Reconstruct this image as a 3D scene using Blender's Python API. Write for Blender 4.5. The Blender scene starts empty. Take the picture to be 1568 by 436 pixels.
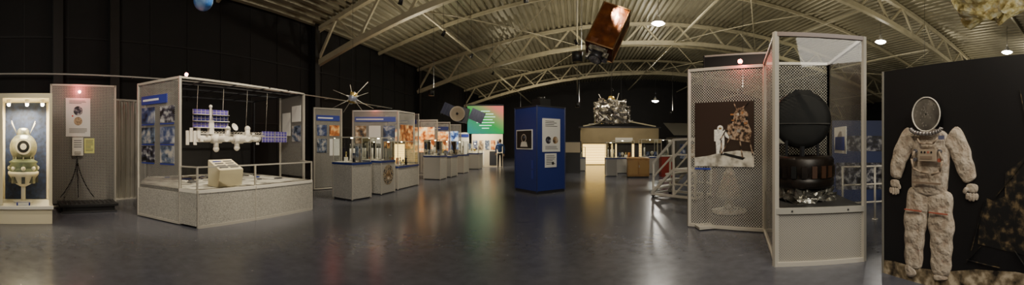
import bpy, bmesh, math, random
from mathutils import Vector, Matrix, noise
random.seed(7)
SC=bpy.context.scene.collection
R=math.radians

# ---------------------------------------------------------------- materials
MATS={}
def base_mat(name):
    m=bpy.data.materials.new(name); m.use_nodes=True
    nt=m.node_tree; p=nt.nodes["Principled BSDF"]
    return m,nt,p
def mat(name,col,rough=.5,metal=0.,emis=0.,ecol=None,noise_s=0,noise_a=.15,bump=0,bscale=40):
    if name in MATS: return MATS[name]
    m,nt,p=base_mat(name)
    c=(*col,1)
    p.inputs['Base Color'].default_value=c
    p.inputs['Roughness'].default_value=rough
    p.inputs['Metallic'].default_value=metal
    if emis:
        p.inputs['Emission Color'].default_value=(*(ecol or col),1)
        p.inputs['Emission Strength'].default_value=emis
    tc=nt.nodes.new('ShaderNodeTexCoord')
    if noise_s:
        n=nt.nodes.new('ShaderNodeTexNoise'); n.inputs['Scale'].default_value=noise_s; n.inputs['Detail'].default_value=4
        r=nt.nodes.new('ShaderNodeValToRGB')
        r.color_ramp.elements[0].position=.3; r.color_ramp.elements[1].position=.7
        r.color_ramp.elements[0].color=(*[max(0,x*(1-noise_a)) for x in col],1)
        r.color_ramp.elements[1].color=(*[min(1,x*(1+noise_a)) for x in col],1)
        nt.links.new(tc.outputs['Object'],n.inputs['Vector']); nt.links.new(n.outputs['Fac'],r.inputs['Fac'])
        nt.links.new(r.outputs['Color'],p.inputs['Base Color'])
    if bump:
        n2=nt.nodes.new('ShaderNodeTexNoise'); n2.inputs['Scale'].default_value=bscale; n2.inputs['Detail'].default_value=3
        b=nt.nodes.new('ShaderNodeBump'); b.inputs['Strength'].default_value=bump; b.inputs['Distance'].default_value=.02
        nt.links.new(tc.outputs['Object'],n2.inputs['Vector']); nt.links.new(n2.outputs['Fac'],b.inputs['Height'])
        nt.links.new(b.outputs['Normal'],p.inputs['Normal'])
    MATS[name]=m; return m
def ramp_mat(name,stops,scale=3,detail=6,rough=.45,emis=0,kind='noise',bump=0,metal=0,bdist=.03):
    if name in MATS: return MATS[name]
    m,nt,p=base_mat(name)
    tc=nt.nodes.new('ShaderNodeTexCoord')
    if kind=='noise':
        n=nt.nodes.new('ShaderNodeTexNoise'); n.inputs['Detail'].default_value=detail; out='Fac'
    else:
        n=nt.nodes.new('ShaderNodeTexVoronoi'); out='Distance'
    n.inputs['Scale'].default_value=scale
    r=nt.nodes.new('ShaderNodeValToRGB')
    el=r.color_ramp.elements
    el[0].position=stops[0][0]; el[0].color=(*stops[0][1],1)
    el[1].position=stops[-1][0]; el[1].color=(*stops[-1][1],1)
    for s in stops[1:-1]:
        e=el.new(s[0]); e.color=(*s[1],1)
    nt.links.new(tc.outputs['Object'],n.inputs['Vector']); nt.links.new(n.outputs[out],r.inputs['Fac'])
    nt.links.new(r.outputs['Color'],p.inputs['Base Color'])
    if emis:
        nt.links.new(r.outputs['Color'],p.inputs['Emission Color']); p.inputs['Emission Strength'].default_value=emis
    if bump:
        b=nt.nodes.new('ShaderNodeBump'); b.inputs['Strength'].default_value=bump; b.inputs['Distance'].default_value=bdist
        nt.links.new(n.outputs[out],b.inputs['Height']); nt.links.new(b.outputs['Normal'],p.inputs['Normal'])
    p.inputs['Roughness'].default_value=rough; p.inputs['Metallic'].default_value=metal
    MATS[name]=m; return m
def perf_mat(name,col,pitch,hole,metal=.2,rough=.45):
    if name in MATS: return MATS[name]
    m,nt,p=base_mat(name)
    p.inputs['Base Color'].default_value=(*col,1); p.inputs['Metallic'].default_value=metal; p.inputs['Roughness'].default_value=rough
    tc=nt.nodes.new('ShaderNodeTexCoord'); mp=nt.nodes.new('ShaderNodeMapping')
    mp.inputs['Rotation'].default_value=(0,0,R(45)); mp.inputs['Scale'].default_value=(1/pitch,1/pitch,1/pitch)
    v=nt.nodes.new('ShaderNodeTexVoronoi'); v.voronoi_dimensions='2D'; v.inputs['Scale'].default_value=1; v.inputs['Randomness'].default_value=0
    c=nt.nodes.new('ShaderNodeMath'); c.operation='LESS_THAN'; c.inputs[1].default_value=hole
    t=nt.nodes.new('ShaderNodeBsdfTransparent'); mx=nt.nodes.new('ShaderNodeMixShader')
    out=nt.nodes['Material Output']
    L=nt.links.new
    L(tc.outputs['UV'],mp.inputs['Vector']); L(mp.outputs['Vector'],v.inputs['Vector']); L(v.outputs['Distance'],c.inputs[0])
    L(c.outputs[0],mx.inputs[0]); L(p.outputs[0],mx.inputs[1]); L(t.outputs[0],mx.inputs[2]); L(mx.outputs[0],out.inputs['Surface'])
    MATS[name]=m; return m
def glass_mat(name='display_glass',tint=(.93,.95,.94),refl=.9):
    if name in MATS: return MATS[name]
    m,nt,p=base_mat(name); nt.nodes.remove(p)
    t=nt.nodes.new('ShaderNodeBsdfTransparent'); t.inputs[0].default_value=(*tint,1)
    g=nt.nodes.new('ShaderNodeBsdfGlossy'); g.inputs['Roughness'].default_value=.03; g.inputs[0].default_value=(refl,refl,refl,1)
    f=nt.nodes.new('ShaderNodeFresnel'); f.inputs[0].default_value=1.35
    mx=nt.nodes.new('ShaderNodeMixShader'); L=nt.links.new
    L(f.outputs[0],mx.inputs[0]); L(t.outputs[0],mx.inputs[1]); L(g.outputs[0],mx.inputs[2]); L(mx.outputs[0],nt.nodes['Material Output'].inputs[0])
    MATS[name]=m; return m

GLASS=glass_mat()
ALU=mat('aluminium',(.56,.53,.46),.4,.25)
DARKMET=mat('dark_metal',(.05,.05,.055),.4,.5)
WHITE=mat('white_laminate',(.80,.77,.68),.45)
CREAM=mat('cream_paint',(.80,.72,.50),.5)
GREYL=mat('grey_speckled_laminate',(.42,.405,.36),.5,noise_s=60,noise_a=.4)
BLACK=mat('black_paint',(.012,.012,.012),.45)
BLUE=mat('blue_panel',(.018,.036,.20),.4)
BLUET=mat('blue_title',(.03,.05,.30),.4)
TXT=mat('print_text_dark',(.08,.08,.09),.6)
TXW=mat('print_text_white',(.8,.8,.8),.6)
PAPER=mat('white_paper',(.78,.78,.74),.6)
YEL=mat('yellow_note',(.75,.75,.25),.6)
PERF=perf_mat('perforated_steel',(.40,.39,.355),.028,.37)
PERFB=perf_mat('perforated_steel_coarse',(.52,.50,.44),.034,.42)
PERFC=perf_mat('perforated_steel_open',(.40,.38,.33),.034,.46)
TRUSS=mat('truss_paint',(.46,.41,.27),.45,.1,noise_s=3,noise_a=.12)
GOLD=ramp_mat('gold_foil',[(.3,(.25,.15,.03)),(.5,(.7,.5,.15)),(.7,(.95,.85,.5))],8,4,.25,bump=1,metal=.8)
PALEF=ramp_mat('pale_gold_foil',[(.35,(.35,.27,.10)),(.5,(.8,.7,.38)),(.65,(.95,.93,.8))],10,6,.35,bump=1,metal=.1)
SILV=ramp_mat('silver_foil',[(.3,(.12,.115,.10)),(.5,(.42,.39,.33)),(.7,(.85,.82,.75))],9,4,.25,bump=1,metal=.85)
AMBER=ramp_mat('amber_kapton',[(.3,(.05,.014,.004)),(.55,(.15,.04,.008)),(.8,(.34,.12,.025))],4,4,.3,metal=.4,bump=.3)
SOLAR=mat('solar_cells',(.05,.05,.25),.25,.2,noise_s=20,noise_a=.3)
PURP=mat('purple_cells',(.12,.09,.42),.3,.2)
PHOTO=[ramp_mat('photo_a',[(.35,(.01,.01,.03)),(.5,(.05,.08,.20)),(.68,(.5,.5,.5))],5),
       ramp_mat('photo_b',[(.35,(.02,.02,.02)),(.5,(.30,.18,.08)),(.65,(.75,.65,.5))],6),
       ramp_mat('photo_c',[(.38,(.02,.025,.04)),(.5,(.12,.16,.24)),(.64,(.5,.47,.42))],7),
       ramp_mat('photo_d',[(.38,(.15,.04,.01)),(.5,(.6,.2,.05)),(.62,(.9,.6,.25))],4),
       ramp_mat('photo_e',[(.38,(.01,.01,.01)),(.5,(.05,.05,.08)),(.66,(.5,.5,.5))],9)]
LBOX=[ramp_mat('lightbox_orange',[(.38,(.25,.05,.01)),(.5,(.8,.3,.06)),(.62,(.9,.7,.35))],4,emis=1.5),
      ramp_mat('lightbox_blue',[(.38,(.02,.04,.15)),(.5,(.15,.3,.6)),(.62,(.8,.8,.8))],5,emis=1.0)]

# ---------------------------------------------------------------- mesh builder
class B:
    def __init__(s,name): s.name=name; s.bm=bmesh.new(); s.mats=[]; s.smooth=set()
    def mi(s,m):
        if m not in s.mats: s.mats.append(m)
        return s.mats.index(m)
    def face(s,pts,m):
        vs=[s.bm.verts.new(p) for p in pts]; f=s.bm.faces.new(vs); f.material_index=s.mi(m); return f
    def box(s,c,d,m,rot=0,M=None):
        M=M or (Matrix.Translation(c)@Matrix.Rotation(rot,4,'Z'))
        x,y,z=[k/2 for k in d]; i=s.mi(m)
        v=[s.bm.verts.new(M@Vector(p)) for p in [(-x,-y,-z),(x,-y,-z),(x,y,-z),(-x,y,-z),(-x,-y,z),(x,-y,z),(x,y,z),(-x,y,z)]]
        for q in [(0,3,2,1),(4,5,6,7),(0,1,5,4),(1,2,6,5),(2,3,7,6),(3,0,4,7)]:
            f=s.bm.faces.new([v[k] for k in q]); f.material_index=i
    def slab(s,p0,p1,z0,z1,t,m):
        p0=Vector(p0);p1=Vector(p1); d=p1-p0; a=math.atan2(d.y,d.x); c=(p0+p1)/2
        s.box((c.x,c.y,(z0+z1)/2),(d.length,t,z1-z0),m,a)
    def wallq(s,p0,p1,z0,z1,m):
        return s.face([(p0[0],p0[1],z0),(p1[0],p1[1],z0),(p1[0],p1[1],z1),(p0[0],p0[1],z1)],m)
    def cyl(s,p0,p1,r0,m,r1=None,seg=12,cap=True,smooth=True):
        r1=r0 if r1 is None else r1
        p0=Vector(p0);p1=Vector(p1); d=(p1-p0)
        if d.length<1e-6: return
        z=d.normalized(); x=z.orthogonal().normalized(); y=z.cross(x); i=s.mi(m)
        A=[];Bv=[]
        for k in range(seg):
            a=2*math.pi*k/seg; o=x*math.cos(a)+y*math.sin(a)
            A.append(s.bm.verts.new(p0+o*r0)); Bv.append(s.bm.verts.new(p1+o*max(r1,1e-4)))
        for k in range(seg):
            f=s.bm.faces.new([A[k],A[(k+1)%seg],Bv[(k+1)%seg],Bv[k]]); f.material_index=i; f.smooth=smooth
        if cap:
            f=s.bm.faces.new(A[::-1]); f.material_index=i
            f=s.bm.faces.new(Bv); f.material_index=i
    def lathe(s,c,prof,m,seg=24,axis=(0,0,1)):
        c=Vector(c); z=Vector(axis).normalized(); x=z.orthogonal().normalized(); y=z.cross(x); i=s.mi(m); rings=[]
        for r,h in prof:
            rings.append([s.bm.verts.new(c+z*h+(x*math.cos(2*math.pi*k/seg)+y*math.sin(2*math.pi*k/seg))*max(r,1e-4)) for k in range(seg)])
        for a,b in zip(rings,rings[1:]):
            for k in range(seg):
                f=s.bm.faces.new([a[k],a[(k+1)%seg],b[(k+1)%seg],b[k]]); f.material_index=i; f.smooth=True
    def sph(s,c,r,m,sc=(1,1,1),seg=20):
        M=Matrix.Translation(c)@Matrix.Diagonal((*sc,1))
        ret=bmesh.ops.create_uvsphere(s.bm,u_segments=seg,v_segments=max(8,seg//2),radius=r,matrix=M); i=s.mi(m)
        for v in ret['verts']:
            for f in v.link_faces: f.material_index=i; f.smooth=True
    def crumple(s,c,d,m,amp=.08,sub=3,seed=0,M=None):
        i=s.mi(m); n=2**sub
        for ax in range(3):
            for sg in (-.5,.5):
                G=[]
                for a in range(n+1):
                    row=[]
                    for e in range(n+1):
                        p=[0,0,0]; p[ax]=sg; p[(ax+1)%3]=a/n-.5; p[(ax+2)%3]=e/n-.5; p=Vector(p)
                        nn=noise.noise_vector(p*5+Vector((seed,seed*2,0)))
                        q=Vector((p.x*d[0],p.y*d[1],p.z*d[2]))+nn*amp
                        row.append(s.bm.verts.new((M@q) if M else (q+Vector(c))))
                    G.append(row)
                for a in range(n):
                    for e in range(n):
                        q=[G[a][e],G[a+1][e],G[a+1][e+1],G[a][e+1]]
                        f=s.bm.faces.new(q if sg>0 else q[::-1]); f.material_index=i
    def bar(s,p0,p1,w,m,h=None):
        p0=Vector(p0);p1=Vector(p1); d=p1-p0; h=h or w
        x=d.normalized(); up=Vector((0,0,1)) if abs(x.z)<.95 else Vector((0,1,0))
        y=up.cross(x).normalized(); z=x.cross(y)
        M=Matrix((x,y,z)).transposed().to_4x4(); M.translation=(p0+p1)/2
        s.box(None,(d.length,w,h),m,M=M)
    def done(s,loc=None,parent=None,bevel=0):
        bm=s.bm; uv=bm.loops.layers.uv.new('UVMap'); bm.normal_update()
        for f in bm.faces:
            n=f.normal
            if abs(n.z)>.8: u=Vector((1,0,0)); v=Vector((0,1,0))
            else:
                u=Vector((0,0,1)).cross(n).normalized(); v=Vector((0,0,1))
            for l in f.loops: l[uv].uv=(l.vert.co.dot(u),l.vert.co.dot(v))
        xs=[v.co for v in bm.verts]
        if xs:
            c=Vector(((min(p.x for p in xs)+max(p.x for p in xs))/2,(min(p.y for p in xs)+max(p.y for p in xs))/2,min(p.z for p in xs)))
        else: c=Vector()
        if parent: c=Vector()
        for v in bm.verts: v.co-=c
        me=bpy.data.meshes.new(s.name); bm.to_mesh(me); bm.free()
        for m in s.mats: me.materials.append(m)
        o=bpy.data.objects.new(s.name,me); o.location=c; SC.objects.link(o)
        if parent: o.parent=parent
        if bevel:
            b=o.modifiers.new('b','BEVEL'); b.width=bevel; b.segments=2; b.limit_method='ANGLE'
        return o
class Fr:
    """vertical board frame: u metres along p0->p1, z height, off = metres in front of the board"""
    def __init__(s,p0,p1,side=1):
        s.p=Vector((*p0,0)); d=Vector((*p1,0))-s.p; s.L=d.length; s.u=d.normalized(); s.n=Vector((s.u.y,-s.u.x,0))*side
    def at(s,u,z,off=0): return s.p+s.u*u+Vector((0,0,z))+s.n*off
def rect(b,F,u0,u1,z0,z1,off,m): b.face([F.at(u0,z0,off),F.at(u1,z0,off),F.at(u1,z1,off),F.at(u0,z1,off)],m)
def board(b,F,u0,u1,z0,z1,m,t=.012):
    c=F.at((u0+u1)/2,(z0+z1)/2,t/2); M=Matrix((F.u,-F.n,Vector((0,0,1)))).transposed().to_4x4(); M.translation=c
    b.box(None,(u1-u0,t,z1-z0),m,M=M)
def disc(b,F,u,z,r,off,m,seg=24,ru=1): b.face([F.at(u+r*ru*math.cos(2*math.pi*k/seg),z+r*math.sin(2*math.pi*k/seg),off) for k in range(seg)],m)
def poly(b,F,pts,off,m): b.face([F.at(u,z,off) for u,z in pts],m)
def text(b,F,u0,u1,ztop,n,dz,off,m,h=.35):
    for k in range(n):
        z=ztop-k*dz; e=u1-(u1-u0)*random.choice([0,.05,.1,.3]); rect(b,F,u0,e,z-dz*h,z,off,m)
def frame(b,F,z0,z1,w=.04,m=ALU,mids=()):
    for u in (0,F.L)+tuple(mids): b.bar(F.at(u,z0),F.at(u,z1),w,m)
    for z in (z0+w/2,z1-w/2): b.bar(F.at(0,z),F.at(F.L,z),w,m)
def title(b,F,u0,u1,z0,z1,off):
    board(b,F,u0,u1,z0,z1,BLUET,off); h=z1-z0
    rect(b,F,u0+.05,u0+(u1-u0)*.7,z0+h*.38,z0+h*.62,off+.003,TXW)

def light(kind,loc,power,col=(1,.86,.66),size=.1,target=None,angle=60,blend=.6,name='spot'):
    l=bpy.data.lights.new(name,kind); l.energy=power; l.color=col
    if kind=='AREA': l.size=size
    elif kind=='SPOT': l.spot_size=R(angle); l.spot_blend=blend; l.shadow_soft_size=size
    else: l.shadow_soft_size=size
    o=bpy.data.objects.new(name,l); o.location=loc; SC.objects.link(o)
    if target is not None:
        o.rotation_euler=(Vector(target)-Vector(loc)).to_track_quat('-Z','Y').to_euler()
    return o

# ---------------------------------------------------------------- room shell
XW,XE,YS,YN=-9.6,27.,-6.,38.
def zdeck(x): return 8.6-.0078*(x-8)**2
def zbot(x): return 7.35-.0088*(x-8)**2
b=B('floor')
m,nt,p=base_mat('polished_vinyl')
tc=nt.nodes.new('ShaderNodeTexCoord'); n=nt.nodes.new('ShaderNodeTexNoise'); n.inputs['Scale'].default_value=7; n.inputs['Detail'].default_value=8
r=nt.nodes.new('ShaderNodeValToRGB'); r.color_ramp.elements[0].position=.3; r.color_ramp.elements[1].position=.7
r.color_ramp.elements[0].color=(.072,.076,.096,1); r.color_ramp.elements[1].color=(.102,.106,.130,1)
nt.links.new(tc.outputs['Object'],n.inputs['Vector']); nt.links.new(n.outputs['Fac'],r.inputs['Fac']); nt.links.new(r.outputs['Color'],p.inputs['Base Color'])
r2=nt.nodes.new('ShaderNodeMapRange'); r2.inputs['To Min'].default_value=.20; r2.inputs['To Max'].default_value=.30
nt.links.new(n.outputs['Fac'],r2.inputs['Value']); nt.links.new(r2.outputs['Result'],p.inputs['Roughness'])
p.inputs['Specular IOR Level'].default_value=.62
b.box(((XW+XE)/2,(YS+YN)/2,-.05),(XE-XW,YN-YS,.1),m); b.done()
WALLM=mat('dark_wall_panel',(.0055,.0045,.004),.7,noise_s=2,noise_a=.25)
WALLR=mat('dark_wall_trim',(.009,.0075,.0065),.6)
b=B('wall_west'); b.box((XW-.1,(YS+YN)/2,3.3),(.2,YN-YS,6.6),WALLM)
for z in (2.2,4.4): b.box((XW+.01,(YS+YN)/2,z),(.03,YN-YS,.05),WALLR)
k=YS
while k<YN:
    b.box((XW+.01,k,3.2),(.02,.03,6.2),WALLR); k+=1.2
b.done()
b=B('wall_east'); b.box((XE+.1,(YS+YN)/2,3.3),(.2,YN-YS,6.6),WALLM); b.done()
b=B('wall_north'); b.box(((XW+XE)/2,YN+.1,4.3),(XE-XW,.2,8.6),WALLM); b.done()
b=B('wall_south'); b.box(((XW+XE)/2,YS-.1,4.3),(XE-XW,.2,8.6),WALLM); b.done()
DECK=mat('corrugated_deck',(.34,.31,.215),.36,.5,noise_s=.8,noise_a=.15)
b=B('ceiling'); x=XW; P=.3; prof=[]
while x<XE:
    for dx,dz in ((0,0),(.11,0),(.15,-.11),(.26,-.11)): prof.append((x+dx,zdeck(x+dx)+dz))
    x+=P
i=b.mi(DECK)
A=[b.bm.verts.new((q[0],YS,q[1])) for q in prof]; C=[b.bm.verts.new((q[0],YN,q[1])) for q in prof]
for k in range(len(prof)-1):
    b.bm.faces.new([A[k],A[k+1],C[k+1],C[k]]).material_index=i
b.done()
# roof trusses
for ty in (10.4,19.5,28.6):
    b=B('roof_truss'); n=18; xs=[XW+.1+(XE-XW-.2)*k/n for k in range(n+1)]
    for a,c in zip(xs,xs[1:]):
        b.bar((a,ty,zbot(a)),(c,ty,zbot(c)),.2,TRUSS,.2)
        b.bar((a,ty,zdeck(a)-.22),(c,ty,zdeck(c)-.22),.2,TRUSS,.16)
    for k,(a,c) in enumerate(zip(xs,xs[1:])):
        mid=(a+c)/2
        b.bar((a,ty,zbot(a)),(mid,ty,zdeck(mid)-.22),.09,TRUSS)
        b.bar((mid,ty,zdeck(mid)-.22),(c,ty,zbot(c)),.09,TRUSS)
    b.done()
for k,ty in enumerate((5.8,15.,24.,33.)):
    b=B('roof_purlin_arch'); n=24; xs=[XW+.1+(XE-XW-.2)*j/n for j in range(n+1)]
    for a,c in zip(xs,xs[1:]): b.bar((a,ty,zdeck(a)-.2),(c,ty,zdeck(c)-.2),.1,TRUSS,.14)
    b.done()
b=B('roof_bracing')
for x in (-5,0,5.5,11,16.5,22):
    b.bar((x,10.4,zbot(x)),(x,37.9,zbot(x)),.07,TRUSS)
for x0 in (-5,5.5,16.5):
    for ya in (10.4,19.5):
        b.cyl((x0,ya,zbot(x0)),(x0+5.3,ya+9.1,zbot(x0+5.3)),.025,TRUSS,seg=6)
        b.cyl((x0+5.3,ya,zbot(x0+5.3)),(x0,ya+9.1,zbot(x0)),.025,TRUSS,seg=6)
b.done()
for cy in (.9,2.45,10.25,19.5,28.6):
    b=B('wall_column'); b.box((XW+.14,cy,3.1),(.26,.05,6.2),BLACK)
    b.box((XW+.02,cy,3.1),(.03,.26,6.2),BLACK); b.box((XW+.27,cy,3.1),(.03,.26,6.2),mat('column_face',(.018,.015,.013),.4))
    b.done()
b=B('wall_pipe'); b.cyl((XW+.3,-5.9,3.34),(XW+.3,16,3.34),.022,WHITE,seg=10)
for y in range(-5,16,2): b.cyl((XW,y,3.34),(XW+.3,y,3.34),.012,WHITE,seg=6)
b.done()

# ---------------------------------------------------------------- vitrine with lander model
b=B('spacecraft_model_vitrine')
x0,x1,y0,y1=-7.35,-6.54,-.46,.52
b.box(((x0+x1)/2,(y0+y1)/2,.14),(x1-x0,y1-y0,.28),CREAM); b.box(((x0+x1)/2+.02,(y0+y1)/2,.31),(x1-x0+.06,y1-y0+.04,.06),WHITE)
b.box(((x0+x1)/2,(y0+y1)/2,2.39),(x1-x0,y1-y0,.09),CREAM)
for y in (y0+.03,y1-.03):
    for x in (x0+.03,x1-.03): b.box((x,y,1.35),(.06,.06,2.0),CREAM)
b.box((x0+.02,(y0+y1)/2,1.35),(.03,y1-y0-.1,2.0),mat('navy_backdrop',(.014,.026,.075),.6,noise_s=14,noise_a=.6))
b.box(((x0+x1)/2,y1-.02,1.35),(x1-x0-.1,.012,2.0),mat('cream_side',(.6,.52,.34),.5)); b.box(((x0+x1)/2,y0+.02,1.35),(x1-x0-.1,.012,2.0),MATS['cream_side'])
b.wallq((x1,y0+.06),(x1,y1-.06),.34,2.35,GLASS)
for y in (-.3,.05,.35): b.cyl((-6.8,y,2.34),(-6.8,y,2.27),.045,ALU); b.sph((-6.8,y,2.25),.035,mat('lamp_glow',(1,.85,.6),emis=45),seg=10)
b.done(bevel=.004)
b=B('lunar_lander_model'); cx,cy=-6.93,-.02
MG=mat('model_grey_green',(.20,.21,.18),.3,.65,noise_s=12,noise_a=.35); MW=mat('model_white',(.72,.68,.56),.45)
b.cyl((cx,cy,.345),(cx,cy,.38),.19,WHITE,seg=24); b.cyl((cx,cy,.38),(cx,cy,.72),.045,MW); 
b.lathe((cx,cy,0),[(.06,.66),(.14,.70),(.2,.74),(.27,.86),(.31,.90),(.31,.95),(.27,.96)],MW,12)
b.lathe((cx,cy,0),[(.27,.95),(.29,1.0),(.25,1.03),(.29,1.06),(.25,1.1),(.29,1.14),(.23,1.17),(.2,1.2)],mat('model_green',(.16,.20,.13),.5,noise_s=10),20)
b.sph((cx,cy,1.42),.27,MG,(1,1,1.05),28)
b.cyl((cx+.18,cy,1.44),(cx+.31,cy,1.44),.15,MW,seg=28); b.cyl((cx+.3,cy,1.44),(cx+.32,cy,1.44),.115,BLACK,seg=28); b.cyl((cx+.3,cy,1.44),(cx+.335,cy,1.44),.06,MW,seg=20)
b.lathe((cx,cy,1.70),[(.12,-.03),(.12,.05),(.08,.10),(.001,.1)],MG,20)
for a in range(0,360,45):
    ca,sa=math.cos(R(a)),math.sin(R(a)); b.sph((cx+.27*ca,cy+.27*sa,1.02),.045,MW,seg=10)
    b.box((cx+.24*ca,cy+.24*sa,.8),(.10,.07,.13),MG,R(a))
    b.cyl((cx+.2*ca,cy+.2*sa,1.15),(cx+.2*ca,cy+.2*sa,1.3),.012,ALU,seg=6)
for a,t in ((100,.35),(80,.3),(260,.32),(285,.36)):
    ca,sa=math.cos(R(a)),math.sin(R(a)); b.cyl((cx,cy+.12*sa,1.66),(cx+.05*ca,cy+.24*sa,1.66+t*.8),.006,ALU,seg=6)
b.done()
b=B('name_plate'); b.box((-6.62,-.02,.366),(.1,.26,.05),BLUET); b.box((-6.58,-.02,.37),(.03,.2,.045),TXW); b.done()

# ---------------------------------------------------------------- perforated panel with poster, phone and plinth
b=B('perforated_info_panel'); F=Fr((-8.15,.62),(-8.15,2.15),1); b.wallq((-8.15,.62),(-8.15,2.15),.1,2.86,PERF); frame(b,F,.02,2.88,.04)
board(b,F,.34,.92,1.66,2.56,PAPER,.02)
disc(b,F,.63,2.26,.11,.023,PHOTO[4]); disc(b,F,.63,2.02,.10,.023,mat('planet_tan',(.4,.3,.18),.6,noise_s=20,noise_a=.5))
text(b,F,.42,.84,2.5,3,.03,.023,TXT); text(b,F,.42,.84,1.85,4,.03,.023,TXT); disc(b,F,.5,2.14,.02,.023,mat('red_print',(.6,.05,.03),.6),12)
board(b,F,.48,.74,1.22,1.64,WHITE,.10); board(b,F,.54,.68,1.26,1.32,ALU,.13)
for k in range(4): rect(b,F,.52,.70,1.56-k*.05,1.575-k*.05,.103,TXT)
board(b,F,.78,1.02,1.27,1.62,YEL,.012); text(b,F,.81,.99,1.58,8,.035,.016,TXT)
b.sph(F.at(.66,2.70,.06),.035,mat('pink_lamp',(1,.35,.3),emis=25),seg=10)
for du in (-.35,0,.3):
    pts=[F.at(.6+du*t*t*1.2,1.22-.95*t,.06+.2*t) for t in [j/8 for j in range(9)]]
    for a,c in zip(pts,pts[1:]): b.cyl(a,c,.012,BLACK,seg=6)
b.done()
b=B('black_plinth'); b.box((-7.75,1.4,.16),(.55,1.3,.06),BLACK); b.box((-7.75,1.4,.08),(.45,1.15,.1),BLACK); b.box((-7.75,1.4,.015),(.5,1.25,.03),DARKMET)
for k in range(12): b.box((-7.75,.82+k*.105,.195),(.45,.05,.015),DARKMET)
b.done(bevel=.01)
b=B('corrugated_metal_screen'); CM=mat('corrugated_screen_metal',(.42,.40,.34),.35,.5); i=b.mi(CM); n=60
A=[];C=[]
for k in range(n+1):
    t=k/n; x=-9.05-.12*t+.03*math.sin(t*2*math.pi*7); y=2.35+.95*t; A.append(b.bm.verts.new((x,y,.03))); C.append(b.bm.verts.new((x,y,2.65)))
for k in range(n): b.bm.faces.new([A[k],A[k+1],C[k+1],C[k]]).material_index=i
b.bar((-9.05,2.35,2.66),(-9.17,3.3,2.66),.05,ALU); b.bar((-9.05,2.35,.02),(-9.17,3.3,.02),.04,ALU)
b.done()

# ---------------------------------------------------------------- space station display case
b=B('space_station_display_case')
pA=(-6.94,2.33); pM=(-5.85,2.77); pB=(-5.46,2.92); pC=(-5.46,5.80); pD=(-8.3,3.05)
F=Fr(pA,pM,1); b.wallq(pA,pM,.06,2.72,PERF); frame(b,F,.02,2.74,.045)
title(b,F,.12,.85,2.28,2.45,.02)
for r_,z in enumerate((1.9,1.5,1.13)):
    for c_,u in enumerate((.12,.66)):
        board(b,F,u,u+.38,z,z+.32,PHOTO[(0,4,2,0,4,2)[r_*2+c_]],.015)
        rect(b,F,u,u+.38,z-.035,z-.01,.016,BLUET)
# base
b.slab(pM,pB,0.04,.68,.04,GREYL); b.slab(pB,pC,.04,.62,.04,GREYL); b.slab(pB,pC,.62,.68,.06,WHITE); b.slab(pM,pB,.62,.68,.06,WHITE)
b.slab(pB,pC,0,.05,.05,ALU)
b.slab(pC,(-8.3,5.80),.04,.68,.04,GREYL); b.slab((-7.0,2.4),pD,.04,.68,.03,GREYL); b.slab(pA,pM,.04,.6,.03,GREYL)
RELIEF=ramp_mat('relief_map_white',[(.35,(.25,.24,.22)),(.5,(.62,.60,.53)),(.65,(.9,.87,.78))],4,8,.6)
b.face([(*pD,.67),(-6.94,2.34,.67),(-5.85,2.77,.67),(-5.46,2.92,.67),(-5.46,5.8,.67),(-8.3,5.8,.67)],RELIEF)
for k in range(34):
    rx,ry=random.uniform(-7.9,-6),random.uniform(3.3,5.6); s=random.uniform(.04,.16); b.box((rx,ry,.67+.01),(s,s*1.6,.03),random.choice([WHITE,GREYL,BLUET,TXT]),random.random())
# glass parapet
for p_ in (pB,(-5.46,4.2),pC): b.box((p_[0],p_[1],.88),(.03,.03,.42),ALU); b.box((p_[0]+.025,p_[1],.34),(.012,.02,.66),ALU)
b.wallq(pB,pC,.68,1.07,GLASS); b.bar((*pB,1.08),(*pC,1.08),.025,ALU); b.bar((*pM,1.08),(*pB,1.08),.025,ALU); b.wallq(pM,pB,.68,1.07,GLASS)
b.bar((*pC,1.08),(-6.1,6.1,1.08),.03,ALU)
# upper frame
q0=(-5.85,2.77); q1=(-6.08,6.18); q2=(-7.14,6.35)
b.bar((*q0,2.72),(*q1,2.72),.035,ALU); b.bar((*q1,0),(*q1,2.72),.045,ALU); b.bar((*q2,0),(*q2,2.72),.04,ALU)
b.bar((-8.25,3.05,2.72),(-8.25,6.3,2.72),.03,DARKMET); b.bar((-8.25,6.3,2.72),(*q1,2.72),.03,DARKMET); b.bar((-8.25,3.05,2.72),(*pA,2.72),.03,DARKMET)
for p_ in ((-8.25,6.3),(-8.25,3.05)): b.bar((*p_,0),(*p_,2.72),.04,DARKMET)
b.bar((-7.2,2.5,2.74),(-7.2,6.3,2.74),.03,DARKMET); b.bar((-6.6,2.5,2.74),(-6.6,6.25,2.74),.02,DARKMET)
for y in (3.4,4.2,5.,5.6): b.bar((-8.25,y,2.73),(-5.95,y,2.73),.02,DARKMET)
F=Fr(q1,q2,-1); b.wallq(q1,q2,.68,2.7,PERF); board(b,F,.12,.5,2.05,2.45,PAPER,.012); board(b,F,.12,.5,1.55,1.95,PHOTO[2],.012); board(b,F,.58,.95,1.7,2.3,PAPER,.012)
BACKD=mat('case_backdrop_black',(.005,.005,.0055),.7)
b.wallq((-8.28,3.06),(-8.28,6.2),.68,2.6,BACKD)
b.sph((-5.95,2.95,2.8),.035,MATS['pink_lamp'],seg=10)
b.done()
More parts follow.
